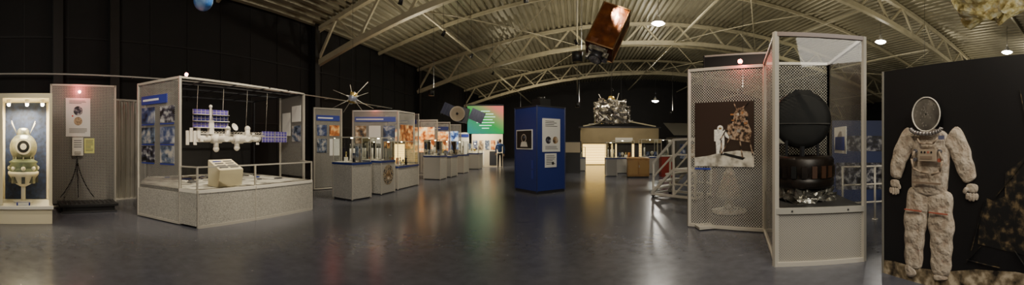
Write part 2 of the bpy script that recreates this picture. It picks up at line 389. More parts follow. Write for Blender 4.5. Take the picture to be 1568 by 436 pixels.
# station model
b=B('space_station_model'); X=-6.6
def modl(y0,y1,z,r,m=WHITE,x=X):
    b.cyl((x,y0,z),(x,y1,z),r,m,seg=14); b.cyl((x,y0-.03,z),(x,y0,z),r*.6,ALU,r,seg=14); b.cyl((x,y1,z),(x,y1+.03,z),r,ALU,r*.6,seg=14)
segs=[(3.55,3.83,.075),(3.88,4.12,.10),(4.16,4.4,.07),(4.44,4.7,.105),(4.74,4.95,.08),(4.99,5.2,.06)]
for y0,y1,r_ in segs: modl(y0,y1,1.60,r_)
b.bar((X,3.35,1.72),(X,5.35,1.68),.035,ALU)
k=3.4
while k<5.3:
    b.cyl((X-.04,k,1.70),(X+.04,k+.06,1.76),.006,ALU,seg=5); b.cyl((X+.04,k,1.76),(X-.04,k+.06,1.70),.006,ALU,seg=5); k+=.08
for y,dz in ((4.0,-.24),(4.55,-.22),(4.85,.22),(4.3,.2)):
    b.cyl((X,y,1.62),(X,y,1.62+dz),.06,WHITE,seg=12); b.sph((X,y,1.62+dz),.07,WHITE,seg=12)
for y in (4.05,4.6): b.cyl((X-.35,y,1.6),(X+.35,y,1.6),.065,WHITE,seg=12)
b.cyl((X,3.86,1.62),(X,3.86,2.28),.025,ALU,seg=8); b.box((X,3.86,1.85),(.1,.12,.3),WHITE)
b.sph((X,3.86,2.3),.04,WHITE,seg=10)
for z in (2.18,2.04,1.90):
    for (a,c) in ((3.42,3.82),(3.9,4.3)):
        b.box((X,(a+c)/2,z),(.02,c-a,.10),PURP if z!=2.04 else SOLAR); b.bar((X+.012,a,z),(X+.012,c,z),.008,ALU)
        for j in range(5): b.box((X+.012,a+(c-a)*j/4,z),(.006,.008,.10),ALU)
        b.box((X+.04,(a+c)/2,z-.062),(.09,c-a,.012),WHITE)
for j,(a,c) in enumerate(((5.28,5.66),(5.7,6.08))):
    for z in (1.59,1.73):
        b.box((X,(a+c)/2,z),(.02,c-a,.12),PURP); b.box((X+.012,(a+c)/2,z),(.006,c-a,.008),ALU); 
        for q in range(5): b.box((X+.013,a+(c-a)*q/4,z),(.005,.006,.12),TXW)
b.bar((X,5.2,1.66),(X,6.1,1.66),.02,ALU)
for j in range(4): b.box((X+.03,3.28+j*.09,1.62+.06*(j%2)),(.015,.075,.3),WHITE)
b.lathe((X+.1,4.4,1.85),[(.001,0),(.05,.01),(.09,.04)],WHITE,16,(1,.2,.5))
for j in range(22):
    y=3.5+j*.08; b.box((X+random.uniform(-.08,.1),y,1.62+random.uniform(-.17,.14)),(.05,.06,.05),random.choice([WHITE,ALU,WHITE]),random.random())
for y in (3.5,4.15,4.8,5.4): b.cyl((X,y,1.72),(X,y+.05,2.73),.0035,ALU,seg=5)
b.done()
b=B('info_lectern'); M=Matrix.Translation((-5.8,3.72,0))@Matrix.Rotation(R(8),4,'Z')
def L(x,y,z): return M@Vector((x,y,z))
pts=[(-.16,.68),(.16,.68),(.2,1.0),(-.16,1.18)]
for s_ in (-.3,.3):
    f=[L(x,s_,z) for x,z in pts]; b.face(f if s_<0 else f[::-1],CREAM)
for k in range(4):
    a,c=pts[k],pts[(k+1)%4]; b.face([L(a[0],-.3,a[1]),L(a[0],.3,a[1]),L(c[0],.3,c[1]),L(c[0],-.3,c[1])],CREAM)
for j in range(4):
    for q in range(2):
        x=.14-.07*j; z=1.0+(0.2-x)/.36*.18+.006
        b.face([L(x,-.25+q*.27,z),L(x,-.03+q*.27,z),L(x-.03,-.03+q*.27,z+.0155),L(x-.03,-.25+q*.27,z+.0155)],TXT if q or j<3 else BLUET)
b.done()

# ---------------------------------------------------------------- left aisle panels
def panel(p0,p1,h=2.7,side=1,name='perforated_info_panel',posters=(),ttl=True,m=PERF):
    b=B(name); F=Fr(p0,p1,side); b.wallq(p0,p1,.08,h-.02,m); frame(b,F,.02,h,.04)
    if ttl: title(b,F,.08,F.L-.08,h-.42,h-.24,.02)
    for (u0,u1,z0,z1,mm) in posters: board(b,F,u0*F.L,u1*F.L,z0,z1,mm,.015)
    b.done()
panel((-7.69,8.29),(-7.33,9.25),2.66,1,posters=[(.1,.45,1.75,2.1,PHOTO[0]),(.55,.92,1.75,2.1,PHOTO[3]),(.1,.45,1.2,1.65,PHOTO[2]),(.55,.92,1.1,1.65,PAPER)])
panel((-7.75,10.45),(-6.35,11.35),2.72,1,posters=[(.06,.3,1.5,2.15,PHOTO[1]),(.36,.62,1.5,2.15,PAPER),(.68,.94,1.5,2.15,PHOTO[0]),(.06,.5,1.0,1.4,PHOTO[2])])
panel((-6.35,11.4),(-6.3,12.6),2.72,1,posters=[(.1,.9,1.3,2.2,PHOTO[3])],ttl=False)
panel((-7.8,12.9),(-6.3,13.0),2.72,1,posters=[(.1,.45,1.2,2.1,LBOX[0]),(.55,.9,1.2,2.1,PHOTO[1])])
panel((-7.6,14.6),(-6.3,15.),2.6,1,posters=[(.1,.9,1.1,2.25,LBOX[0])],ttl=False)
panel((-7.8,16.4),(-6.4,16.9),2.6,1,posters=[(.1,.5,1.1,2.1,PHOTO[3]),(.55,.95,1.1,2.1,LBOX[0])])
panel((-8.0,18.8),(-6.6,19.2),2.6,1,posters=[(.1,.9,1.,2.2,LBOX[1])],ttl=False)
def plinth(cx,cy,sx,sy,h,gh,rot=0,items=3,name='glass_display_case',side=None,warm=True):
    b=B(name); M=Matrix.Translation((cx,cy,0))@Matrix.Rotation(rot,4,'Z')
    def bx(x,y,z,a,c,d,m): b.box(None,(a,c,d),m,M=M@Matrix.Translation((x,y,z)))
    bx(0,0,.03,sx-.06,sy-.06,.06,DARKMET); bx(0,0,(h+.04)/2,sx,sy,h-.04,GREYL)
    for x in (-1,1):
        for y in (-1,1): bx(x*sx/2,y*sy/2,(h+.02)/2,.03,.03,h-.02,ALU); bx(x*(sx/2-.01),y*(sy/2-.01),h+gh/2,.018,.018,gh,ALU)
    bx(0,0,h+.015,sx+.04,sy+.04,.05,BLUE)
    bx(0,0,h+.045,sx-.06,sy-.06,.012,WHITE)
    X_,Y_=sx/2-.01,sy/2-.01
    cs=[(-X_,-Y_),(X_,-Y_),(X_,Y_),(-X_,Y_)]
    for k in range(4):
        a,c=cs[k],cs[(k+1)%4]; b.face([M@Vector((*a,h+.04)),M@Vector((*c,h+.04)),M@Vector((*c,h+gh)),M@Vector((*a,h+gh))],GLASS)
    b.face([M@Vector((*c,h+gh)) for c in cs],GLASS)
    for k in range(4):
        a,c=cs[k],cs[(k+1)%4]; b.bar(M@Vector((*a,h+gh)),M@Vector((*c,h+gh)),.018,ALU)
    for k in range(items):
        x=(k+.5)/items-.5; x*=sx*.8; y=random.uniform(-.15,.15)*sy; z=h+.05
        t=random.choice(['rocket','sph','stand','box','rocket']); c=M@Vector((x,y,z)); r_=min(sx/items*.34,.11)
        if t=='rocket':
            b.cyl(c,c+Vector((0,0,gh*.5)),r_*.5,WHITE,seg=12); b.cyl(c+Vector((0,0,gh*.5)),c+Vector((0,0,gh*.7)),r_*.5,MG,.002,seg=12); b.cyl(c,c+Vector((0,0,.08)),r_,ALU,r_*.5,seg=8)
        elif t=='sph':
            b.cyl(c,c+Vector((0,0,.1)),.012,ALU,seg=8); b.sph(c+Vector((0,0,.1+r_)),r_,random.choice([GOLD,ALU,WHITE]),seg=14)
        elif t=='stand':
            b.box(c+Vector((0,0,.12)),(r_*2,.03,.24),random.choice(PHOTO),rot+.3); b.cyl(c,c+Vector((0,0,.1)),.03,BLACK,seg=8)
        else:
            b.box(c+Vector((0,0,.06)),(r_*1.8,r_*1.4,.12),WHITE,rot+.2); b.lathe(c+Vector((0,0,.12)),[(r_*.6,0),(r_*.3,.06),(r_*.5,.12),(.002,.16)],GOLD,14)
    # little lamp under the lid
    c=M@Vector((0,0,h+gh-.03)); b.cyl(c,c+Vector((0,0,.02)),.03,mat('case_lamp',(1,.85,.6),emis=40),seg=10)
    if side:
        F=Fr((cx+sx/2+.001,cy-sy/2),(cx+sx/2+.001,cy+sy/2),1); disc(b,F,sy/2,h*.6,.3,.005,side[0]); disc(b,F,sy/2,h*.6,.14,.008,side[1])
    b.done()
plinth(-5.78,7.76,.74,.74,.95,.72,R(-8),5)
plinth(-5.74,9.05,.7,.78,.95,.72,0,4,side=(ramp_mat('globe_print',[(.4,(.02,.02,.03)),(.5,(.5,.4,.25)),(.6,(.05,.05,.06))],16),PHOTO[1]))
plinth(-5.78,10.6,.55,1.5,.72,.85,0,4)
plinth(-5.83,13.65,.74,.7,.95,.7,0,3)
plinth(-5.8,14.9,.74,.8,.9,.7,0,3)
plinth(-5.9,17.,.7,.8,.9,.7,0,3)
plinth(-5.95,19.9,.7,.8,.9,.6,0,3)

# ---------------------------------------------------------------- hanging satellites on the left
b=B('antenna_satellite_model'); c=Vector((-5.36,7.23,2.66)); vd=c.copy(); vd.z=0; rt=Vector((vd.y,-vd.x,0)).normalized(); up=Vector((0,0,1)); fw=vd.normalized()
b.lathe(c,[(.001,-.17),(.06,-.13),(.13,0),(.06,.13),(.001,.17)],mat('sat_blue_white',(.45,.5,.62),.3,.4),12,(.3,.2,1)); b.cyl(c+Vector((-.04,0,-.12)),c+Vector((.05,0,.14)),.10,GOLD,seg=8)
for a,l,f in ((48,.62,.3),(160,.56,-.4),(-25,.62,.3),(205,.58,.2),(-55,.45,-.5),(100,.45,.6),(15,.46,-.6),(235,.46,.4)):
    d=(rt*math.cos(R(a))+up*math.sin(R(a))+fw*f).normalized(); b.cyl(c,c+d*l,.011,ALU,.006,seg=6); b.cyl(c+d*.08,c+d*.18,.035,WHITE,.012,seg=8)
b.cyl(c,(c.x,c.y,zdeck(c.x)-.1),.004,DARKMET,seg=5)
b.done()
b=B('dish_satellite_model'); c=Vector((-4.0,11.3,2.5))
d=Vector((.25,-1,.05)).normalized()
b.lathe(c,[(.001,-.02),(.12,0),(.2,.04),(.26,.1),(.255,.105),(.19,.05),(.001,0)],mat('dish_beige',(.7,.58,.4),.45,.1),24,d)
b.cyl(c,c+d*.14,.02,DARKMET); b.sph(c+d*.14,.04,BLACK,seg=10)
M=Matrix.Translation(c-d*.35+Vector((.15,0,0)))@Matrix.Rotation(R(15),4,'Z')@Matrix.Rotation(R(12),4,'Y')
b.box(None,(.42,.5,.5),DARKMET,M=M)
for s_ in (-1,1):
    b.box(None,(.5,.03,.4),mat('dark_solar',(.02,.022,.05),.25,.3),M=M@Matrix.Translation((s_*.5,0,.08))@Matrix.Rotation(R(12),4,'Y'))
    for k in range(5): b.box(None,(.01,.036,.4),DARKMET,M=M@Matrix.Translation((s_*.5-.22+k*.11,0,.08))@Matrix.Rotation(R(12),4,'Y'))
b.cyl(c-d*.3,(c.x,c.y,zdeck(c.x)-.1),.005,DARKMET,seg=5)
b.done()
b=B('blue_globe'); c=(-5.24,2.92,3.93); b.sph(c,.17,ramp_mat('globe_blue',[(.45,(.03,.14,.45)),(.6,(.2,.35,.6))],5),seg=24); b.cyl(c,(c[0],c[1],zdeck(c[0])-.05),.004,DARKMET,seg=5); b.cyl((c[0],c[1],c[2]+.16),(c[0],c[1],c[2]+.2),.03,ALU); b.done()

# ---------------------------------------------------------------- green projection screen & bits at far left
b=B('projection_screen'); F=Fr((-6.13,19.0),(-4.15,19.5),1)
m,nt,p=base_mat('screen_green'); tc=nt.nodes.new('ShaderNodeTexCoord'); sp=nt.nodes.new('ShaderNodeSeparateXYZ'); r=nt.nodes.new('ShaderNodeValToRGB')
mul=nt.nodes.new('ShaderNodeMath'); mul.operation='MULTIPLY_ADD'; mul.inputs[1].default_value=.28; 
mul2=nt.nodes.new('ShaderNodeMath'); mul2.operation='MULTIPLY_ADD'; mul2.inputs[1].default_value=.40; mul2.inputs[2].default_value=.15
r.color_ramp.elements[0].position=.0; r.color_ramp.elements[0].color=(.01,.20,.16,1); r.color_ramp.elements[1].position=.92; r.color_ramp.elements[1].color=(.70,.16,.12,1); e=r.color_ramp.elements.new(.45); e.color=(.015,.30,.05,1); e=r.color_ramp.elements.new(.70); e.color=(.25,.28,.10,1)
nt.links.new(tc.outputs['Object'],sp.inputs[0]); nt.links.new(sp.outputs['Z'],mul2.inputs[0]); nt.links.new(sp.outputs['X'],mul.inputs[0]); nt.links.new(mul2.outputs[0],mul.inputs[2]); nt.links.new(mul.outputs[0],r.inputs['Fac']); nt.links.new(r.outputs['Color'],p.inputs['Emission Color']); p.inputs['Emission Strength'].default_value=1.4; p.inputs['Base Color'].default_value=(.02,.02,.02,1)
board(b,F,0,F.L,2.05,3.62,m,.03)
for k in range(7):
    w=[.5,.9,1.1,.8,1.0,.7,.4][k]; rect(b,F,F.L/2-w/2,F.L/2+w/2,3.3-k*.16,3.34-k*.16,.035,mat('screen_text',(.5,.9,.6),emis=2.0))
b.bar(F.at(0,3.66),F.at(F.L,3.66),.08,DARKMET)
for u in (.2,F.L-.2): b.cyl(F.at(u,3.66),F.at(u,5.9),.006,DARKMET,seg=5)
b.done()
b=B('white_exhibit_wall'); F=Fr((-6.65,21.5),(-4.75,22.1),1); b.slab((-6.65,21.5),(-4.75,22.1),0,2.1,.06,mat('warm_white_board',(.7,.6,.42),.6))
F=Fr((-6.65,21.46),(-4.75,22.06),1)
for k in range(5): rect(b,F,.1+k*.38,.38+k*.38,1.1,1.7,.02,PHOTO[k%4])
rect(b,F,.3,.8,.1,1.0,.02,WHITE); rect(b,F,1.15,1.6,.1,1.0,.02,DARKMET); b.done()
b=B('white_sign_panel'); b.slab((-7.9,21.2),(-6.8,21.4),0,2.2,.05,WHITE); b.slab((-7.9,21.16),(-6.8,21.36),1.9,2.1,.05,BLUET); b.done()

# visitor
def skin(name,nodes,edges,m,parent=None,sub=2,scale=None,loc=None):
    me=bpy.data.meshes.new(name); me.from_pydata([n[0] for n in nodes],edges,[]); me.update()
    o=bpy.data.objects.new(name,me); SC.objects.link(o); me.materials.append(m)
    s=o.modifiers.new('skin','SKIN'); s.use_smooth_shade=True
    if not me.skin_vertices:
        bpy.context.view_layer.update()
    for i,n in enumerate(nodes):
        r=n[1]; sv=me.skin_vertices[0].data[i]; sv.radius=(r,r) if not isinstance(r,tuple) else r
        sv.use_root=(i==0)
    su=o.modifiers.new('sub','SUBSURF'); su.levels=sub; su.render_levels=sub
    if parent: o.parent=parent
    if scale: o.scale=scale
    if loc: o.location=loc
    return o
vis=bpy.data.objects.new('museum_visitor',None); SC.objects.link(vis); vis.location=(-4.6,20.6,0); vis.rotation_euler=(0,0,R(200))
CL=mat('navy_jacket',(.02,.06,.2),.7); TR=mat('dark_trousers',(.02,.02,.025),.7); SK=mat('skin',(.55,.33,.22),.55); HR=mat('brown_hair',(.08,.045,.02),.7)
skin('jacket',[((0,0,.95),(.15,.11)),((0,0,1.1),(.14,.10)),((0,0,1.3),(.17,.11)),((0,0,1.42),(.13,.09)),((0,0,1.5),.055),
  ((.19,0,1.41),.06),((.25,-.03,1.15),.05),((.22,-.15,.93),.036),((-.19,0,1.41),.06),((-.26,.02,1.13),.05),((-.25,-.06,.88),.036)],
  [(0,1),(1,2),(2,3),(3,4),(3,5),(5,6),(6,7),(3,8),(8,9),(9,10)],CL,vis)
skin('trousers',[((0,0,.95),(.14,.10)),((.09,0,.86),.085),((.1,-.01,.48),.06),((.11,.01,.09),.045),((-.09,0,.86),.085),((-.1,-.01,.48),.06),((-.11,.01,.09),.045)],[(0,1),(1,2),(2,3),(0,4),(4,5),(5,6)],TR,vis)
for s_ in (-1,1):
    skin('shoe',[((.11*s_,.03,.05),.045),((.11*s_,-.08,.045),.042),((.12*s_,-.17,.035),.03)],[(0,1),(1,2)],BLACK,vis)
    hx=(.22,-.15,.93) if s_>0 else (-.25,-.06,.88); h=Vector(hx)
    skin('hand_palm',[(h,.028),(h+Vector((0,-.02,-.06)),(.035,.016)),(h+Vector((0,-.03,-.09)),(.036,.014))],[(0,1),(1,2)],SK,vis,1)
    for k in range(4):
        o_=Vector(((k-1.5)*.019,-.03,-.085)); l=(.06,.072,.068,.052)[k]
        skin('finger_%d'%(k+1),[(h+o_,.009),(h+o_+Vector((0,-.006,-l*.5)),.0085),(h+o_+Vector((0,-.022,-l)),.007)],[(0,1),(1,2)],SK,vis,1)
    skin('thumb',[(h+Vector((-.02*s_,-.01,-.03)),.011),(h+Vector((-.045*s_,-.025,-.055)),.01),(h+Vector((-.05*s_,-.035,-.085)),.008)],[(0,1),(1,2)],SK,vis,1)
b=B('head'); b.cyl((0,0,1.46),(0,-.01,1.58),.05,SK); b.sph((0,-.01,1.64),.1,SK,(.8,.95,1.15)); b.sph((0,.015,1.67),.1,HR,(.88,1.0,1.1))
b.cyl((0,-.1,1.65),(0,-.125,1.61),.008,SK,.016,seg=6); b.box((0,-.1,1.585),(.04,.01,.008),mat('lips',(.4,.15,.12),.5))
for s_ in (-1,1): b.sph((s_*.033,-.094,1.65),.012,BLACK,seg=8); b.sph((s_*.085,0,1.63),.022,SK,(.4,1,1.3),seg=8)
b.done(parent=vis)

# ---------------------------------------------------------------- blue column
b=B('blue_exhibit_column'); cx,cy=-1.18,11.04; hw=.56
b.box((cx,cy,.05),(1.1,1.1,.1),DARKMET,R(45)); b.box((cx,cy,1.34),(1.12,1.12,2.5),BLUE,R(45)); b.box((cx,cy,2.61),(1.14,1.14,.04),DARKMET,R(45))
b.box((cx+.05,cy-.05,2.75),(.42,.42,.26),BLACK,R(45)); b.cyl((cx+.05,cy-.05,2.87),(cx+.05,cy-.05,2.95),.12,BLACK)
hd=.792
for (px,py) in ((cx-hd,cy),(cx,cy-hd),(cx+hd,cy)): b.bar((px,py,.06),(px,py,2.62),.035,mat('navy_edge',(.008,.015,.08),.4))
F=Fr((cx-hd,cy),(cx,cy-hd),1)
board(b,F,.10,.92,1.32,1.92,PAPER,.02); rect(b,F,.13,.89,1.35,1.89,.023,BLACK)
disc(b,F,.5,1.66,.13,.026,ALU,20); disc(b,F,.5,1.66,.10,.028,BLACK,20); poly(b,F,[(.32,1.4),(.7,1.4),(.64,1.55),(.38,1.55)],.027,WHITE); disc(b,F,.53,1.69,.04,.030,PHOTO[2],12)
for z in (.75,.45): board(b,F,.85,.95,z,z+.25,BLUET,.01)
F=Fr((cx,cy-hd),(cx+hd,cy),1)
board(b,F,.2,.9,1.25,2.25,PAPER,.02); disc(b,F,.42,1.6,.11,.023,PHOTO[4],20); disc(b,F,.7,1.6,.11,.023,PHOTO[1],20)
text(b,F,.3,.8,2.18,4,.05,.023,TXT); text(b,F,.3,.8,1.42,3,.04,.023,TXT)
board(b,F,.3,.75,.78,1.2,PAPER,.02); text(b,F,.34,.7,1.14,6,.05,.023,TXT); disc(b,F,.6,.9,.05,.025,BLACK,14)
b.done()

# ---------------------------------------------------------------- hanging gold satellite box
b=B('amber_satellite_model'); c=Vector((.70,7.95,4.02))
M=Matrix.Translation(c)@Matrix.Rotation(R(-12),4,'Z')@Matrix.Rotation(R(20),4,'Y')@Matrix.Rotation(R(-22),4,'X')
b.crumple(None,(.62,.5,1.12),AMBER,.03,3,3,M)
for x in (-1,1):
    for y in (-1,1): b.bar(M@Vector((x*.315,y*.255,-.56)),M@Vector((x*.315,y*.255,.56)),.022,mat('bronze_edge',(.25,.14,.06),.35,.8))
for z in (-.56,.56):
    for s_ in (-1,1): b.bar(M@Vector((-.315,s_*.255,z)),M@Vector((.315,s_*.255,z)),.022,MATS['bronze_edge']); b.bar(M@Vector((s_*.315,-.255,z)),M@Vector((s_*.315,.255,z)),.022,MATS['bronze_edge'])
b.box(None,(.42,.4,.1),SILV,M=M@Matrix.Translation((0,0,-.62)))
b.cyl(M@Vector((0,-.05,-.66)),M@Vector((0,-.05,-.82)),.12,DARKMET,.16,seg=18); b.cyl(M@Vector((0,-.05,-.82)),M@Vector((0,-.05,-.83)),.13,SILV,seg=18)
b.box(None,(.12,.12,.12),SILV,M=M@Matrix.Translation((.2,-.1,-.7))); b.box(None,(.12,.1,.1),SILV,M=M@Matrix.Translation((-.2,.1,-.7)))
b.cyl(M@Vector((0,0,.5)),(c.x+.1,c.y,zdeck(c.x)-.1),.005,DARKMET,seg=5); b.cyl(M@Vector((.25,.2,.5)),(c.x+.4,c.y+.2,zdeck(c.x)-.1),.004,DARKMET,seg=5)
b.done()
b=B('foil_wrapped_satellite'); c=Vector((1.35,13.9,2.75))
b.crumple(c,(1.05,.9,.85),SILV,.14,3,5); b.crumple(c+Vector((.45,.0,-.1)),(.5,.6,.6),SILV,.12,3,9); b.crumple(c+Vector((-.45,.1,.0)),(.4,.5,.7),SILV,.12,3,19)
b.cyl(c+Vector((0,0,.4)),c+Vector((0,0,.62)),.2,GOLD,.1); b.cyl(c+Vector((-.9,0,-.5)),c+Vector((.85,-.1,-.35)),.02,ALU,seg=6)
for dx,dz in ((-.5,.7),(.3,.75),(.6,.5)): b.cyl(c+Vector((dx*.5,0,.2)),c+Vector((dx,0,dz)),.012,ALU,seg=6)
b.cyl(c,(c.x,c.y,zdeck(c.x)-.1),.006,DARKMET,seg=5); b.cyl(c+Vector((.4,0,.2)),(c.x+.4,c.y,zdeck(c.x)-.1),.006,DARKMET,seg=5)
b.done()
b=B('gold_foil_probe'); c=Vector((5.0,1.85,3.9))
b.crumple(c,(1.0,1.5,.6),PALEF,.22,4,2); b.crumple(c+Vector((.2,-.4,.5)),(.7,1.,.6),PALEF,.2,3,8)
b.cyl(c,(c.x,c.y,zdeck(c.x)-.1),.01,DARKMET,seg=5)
b.done()

# ---------------------------------------------------------------- centre background
b=B('beige_exhibit_building'); BG=mat('beige_plaster',(.30,.24,.13),.6,noise_s=1.5,noise_a=.1)
y=24.
b.box((2.95,y+2,2.05),(5.4,4,1.05),BG); b.box((2.95,y+2.1,2.62),(5.7,4.3,.08),DARKMET)
b.box((.3,y+2,.76),(.12,4,1.52),BG); b.box((5.6,y+2,.76),(.12,4,1.52),BG); b.box((2.05,y+.1,.76),(.14,.14,1.52),BG); b.box((3.95,y+2,.76),(3.2,3.6,1.52),mat('dark_interior',(.03,.025,.02),.6))
b.box((1.18,y+.6,.76),(1.6,.05,1.4),mat('warm_lit_shutter',(.9,.65,.25),emis=3.4,ecol=(1,.66,.18)))
for k in range(8): b.box((1.18,y+.55,.15+k*.18),(1.6,.04,.02),mat('shutter_slat',(.6,.45,.2),.5))
b.box((3.2,y-.02,1.75),(1.2,.04,.3),WHITE)
b.bar((.4,y+.3,2.7),(3,y+.3,3.15),.08,TRUSS); b.bar((3,y+.3,3.15),(5.5,y+.3,2.7),.08,TRUSS)
b.done()
b=B('slanted_roof_shed'); b.box((8.2,22.,.95),(4.4,2.5,1.9),mat('shed_dark',(.06,.06,.055),.6)); 
b.face([(5.8,20.6,2.0),(10.6,20.6,2.0),(10.6,23.3,2.9),(5.8,23.3,2.9)],mat('shed_roof',(.2,.19,.16),.4,.4))
for k in range(6): b.box((6.4+k*.7,20.72,1.0),(.35,.03,.9),PHOTO[k%5])
b.done()
b=B('wooden_cabinet'); WD=mat('varnished_wood',(.5,.27,.08),.4,noise_s=5,noise_a=.25)
M=Matrix.Translation((2.72,15.7,0))@Matrix.Rotation(R(-6),4,'Z')
b.box(None,(.95,1.1,.76),WD,M=M@Matrix.Translation((0,0,.44))); b.box(None,(.9,1.05,.06),BLACK,M=M@Matrix.Translation((0,0,.03))); b.box(None,(1.0,1.15,.04),WD,M=M@Matrix.Translation((0,0,.84)))
for s_ in (-.23,.23): b.box(None,(.4,.02,.62),mat('wood_door',(.55,.32,.10),.35),M=M@Matrix.Translation((s_,-.56,.44)))
b.box(None,(.03,.03,.1),ALU,M=M@Matrix.Translation((.03,-.58,.5))); b.done(bevel=.006)
plinth(1.55,16.2,.5,.6,.8,.75,0,3); plinth(2.3,17.8,1.1,.8,.75,.9,0,5); plinth(3.6,17.2,1.,.8,.8,.9,0,4); plinth(-.05,19.5,1.,.8,.7,.6,0,3); plinth(4.6,18.5,.8,.8,.8,.9,0,3)
b=B('red_exhibit_stand'); b.box((4.0,15.6,.45),(.5,.5,.9),mat('red_paint',(.45,.05,.03),.5)); b.box((4.0,15.6,.93),(.56,.56,.05),WHITE); b.cyl((4,15.6,.95),(4,15.6,1.25),.12,MG,.05); b.done()
b=B('dark_video_kiosk'); b.box((-.3,18.,.5),(.9,.5,1.),BLACK); b.box((-.3,17.9,1.3),(1.,.12,.62),BLACK); b.box((-.3,17.83,1.3),(.9,.01,.52),mat('kiosk_screen',(.25,.2,.12),emis=.3)); b.box((-.3,17.95,1.02),(.2,.2,.1),BLACK); b.done()

# ---------------------------------------------------------------- mobile steps
b=B('rolling_access_steps'); ST=mat('white_steel_tube',(.80,.77,.68),.45,.0)
o=Vector((2.1,9.75,0)); u=Vector((.80,-1.0,0)).normalized(); w=Vector((u.y*-1,u.x,0))
def Q(a,c,z): return o+u*a+w*c+Vector((0,0,z))
for c in (0,.8):
    b.bar(Q(0,c,.08),Q(1.45,c,.08),.06,ST); b.bar(Q(.0,c,.1),Q(.75,c,.78),.07,ST); b.bar(Q(.75,c,.78),Q(1.45,c,.78),.06,ST); b.bar(Q(1.45,c,.05),Q(1.45,c,1.62),.055,ST); b.bar(Q(.75,c,.08),Q(.75,c,1.6),.055,ST)
    b.bar(Q(.75,c,1.6),Q(1.45,c,1.62),.055,ST); b.bar(Q(.75,c,1.2),Q(1.45,c,1.2),.045,ST); b.bar(Q(.05,c,.95),Q(.75,c,1.6),.055,ST); b.bar(Q(.05,c,.1),Q(.05,c,.95),.05,ST); b.bar(Q(.05,c,.55),Q(.75,c,1.2),.04,ST)
    b.bar(Q(.75,c,.4),Q(1.45,c,.4),.04,ST)
    for a in (.05,1.4): b.cyl(Q(a,c-.02,.06),Q(a,c+.02,.06),.06,BLACK,seg=14)
for k in range(3):
    a=.14+k*.23; z=.26+k*.2; cc=Q(a,.4,z); b.box(cc,(.26,.8,.05),ST,math.atan2(u.y,u.x))
b.box(Q(1.1,.4,.79),(.72,.84,.06),WHITE,math.atan2(u.y,u.x))
b.bar(Q(1.45,0,1.62),Q(1.45,.8,1.62),.05,ST); b.bar(Q(0,0,.08),Q(0,.8,.08),.05,ST); b.bar(Q(1.45,0,.08),Q(1.45,.8,.08),.05,ST); b.bar(Q(.75,0,.1),Q(1.45,0,.75),.04,ST)
b.done()

# ---------------------------------------------------------------- right lunar photo panel and capsule case
P1=(1.98,6.02);P2=(3.0,5.10);P3=(2.30,3.64);P4=(3.27,3.09);P5=(3.90,4.50)
b=B('lunar_photo_panel'); F=Fr(P1,P2,1); b.wallq(P1,P2,.06,2.8,PERFB); frame(b,F,.02,2.83,.05)
u0,u1,z0,z1=.12,1.20,1.10,2.22
board(b,F,u0,u1,z0,z1,mat('poster_sky',(.03,.017,.012),.4),.02)
SAND=ramp_mat('moon_soil_print',[(.35,(.25,.23,.19)),(.5,(.58,.55,.47)),(.7,(.82,.79,.70))],7,8,.6)
poly(b,F,[(u0,z0),(u1,z0),(u1,1.36),(.9,1.38),(.6,1.34),(.35,1.28),(u0,1.25)],.023,SAND)
OR=ramp_mat('lander_print',[(.40,(.02,.012,.008)),(.48,(.16,.09,.05)),(.6,(.42,.31,.22))],18,5,.5)
poly(b,F,[(.74,1.58),(1.12,1.52),(1.16,1.70),(1.08,1.88),(1.1,2.0),(1.0,2.12),(.9,2.1),(.84,2.0),(.86,1.88),(.74,1.84),(.72,1.7)],.026,OR)
for a,c in (((.78,1.6),(.62,1.30)),((.95,1.55),(1.0,1.26)),((1.12,1.55),(1.18,1.30)),((.9,2.08),(.84,2.2)),((1.0,2.1),(1.1,2.2)),((.72,1.75),(.6,1.56)),((.62,1.56),(.62,1.3))):
    b.bar(F.at(*a,.03),F.at(*c,.03),.018,OR)
for k in range(22): 
    uu,zz=random.uniform(.76,1.08),random.uniform(1.58,2.0); rect(b,F,uu,uu+random.uniform(.02,.06),zz,zz+random.uniform(.02,.05),.034,random.choice([BLACK,OR,BLACK,mat('pale_grey_print',(.55,.52,.47),.6),mat('grey_print',(.3,.28,.25),.6),mat('orange_print',(.4,.17,.05),.6)]))
WS=mat('white_suit_print',(.8,.78,.72),.7,noise_s=30,noise_a=.25)
disc(b,F,.60,1.76,.055,.032,WS,14); poly(b,F,[(.53,1.72),(.67,1.72),(.68,1.52),(.66,1.32),(.61,1.32),(.60,1.46),(.58,1.32),(.53,1.32),(.52,1.52)],.031,WS); poly(b,F,[(.49,1.74),(.55,1.74),(.55,1.52),(.49,1.54)],.033,WS)
poly(b,F,[(.66,1.71),(.70,1.61),(.76,1.58),(.76,1.62),(.68,1.74)],.033,WS); rect(b,F,.575,.625,1.745,1.775,.036,GOLD)
poly(b,F,[(.62,1.31),(1.0,1.22),(1.05,1.26),(.68,1.34)],.028,BLACK)
rect(b,F,.12,.42,1.04,1.07,.02,BLUET)
b.sph(F.at(.95,2.90,0),.04,mat('red_lamp',(1,.2,.12),emis=40),seg=12); b.cyl(F.at(.95,2.83,0),F.at(.95,2.88,0),.02,DARKMET)
b.bar(F.at(.3,.02),F.at(.3,.06),.3,ALU)
b.done()
b=B('rocket_nozzle_exhibit'); b.lathe((3.2,6.95,0),[(.38,.02),(.38,.06),(.1,.08),(.08,.3),(.30,.32),(.22,.55),(.12,.85),(.07,.95),(.12,1.0),(.12,1.15),(.001,1.16)],WHITE,28); b.done()
b=B('black_header_board'); b.slab((2.5,6.6),(3.55,5.75),2.95,3.22,.06,BLACK); b.bar((2.5,6.6,3.23),(3.55,5.75,3.23),.05,ALU)
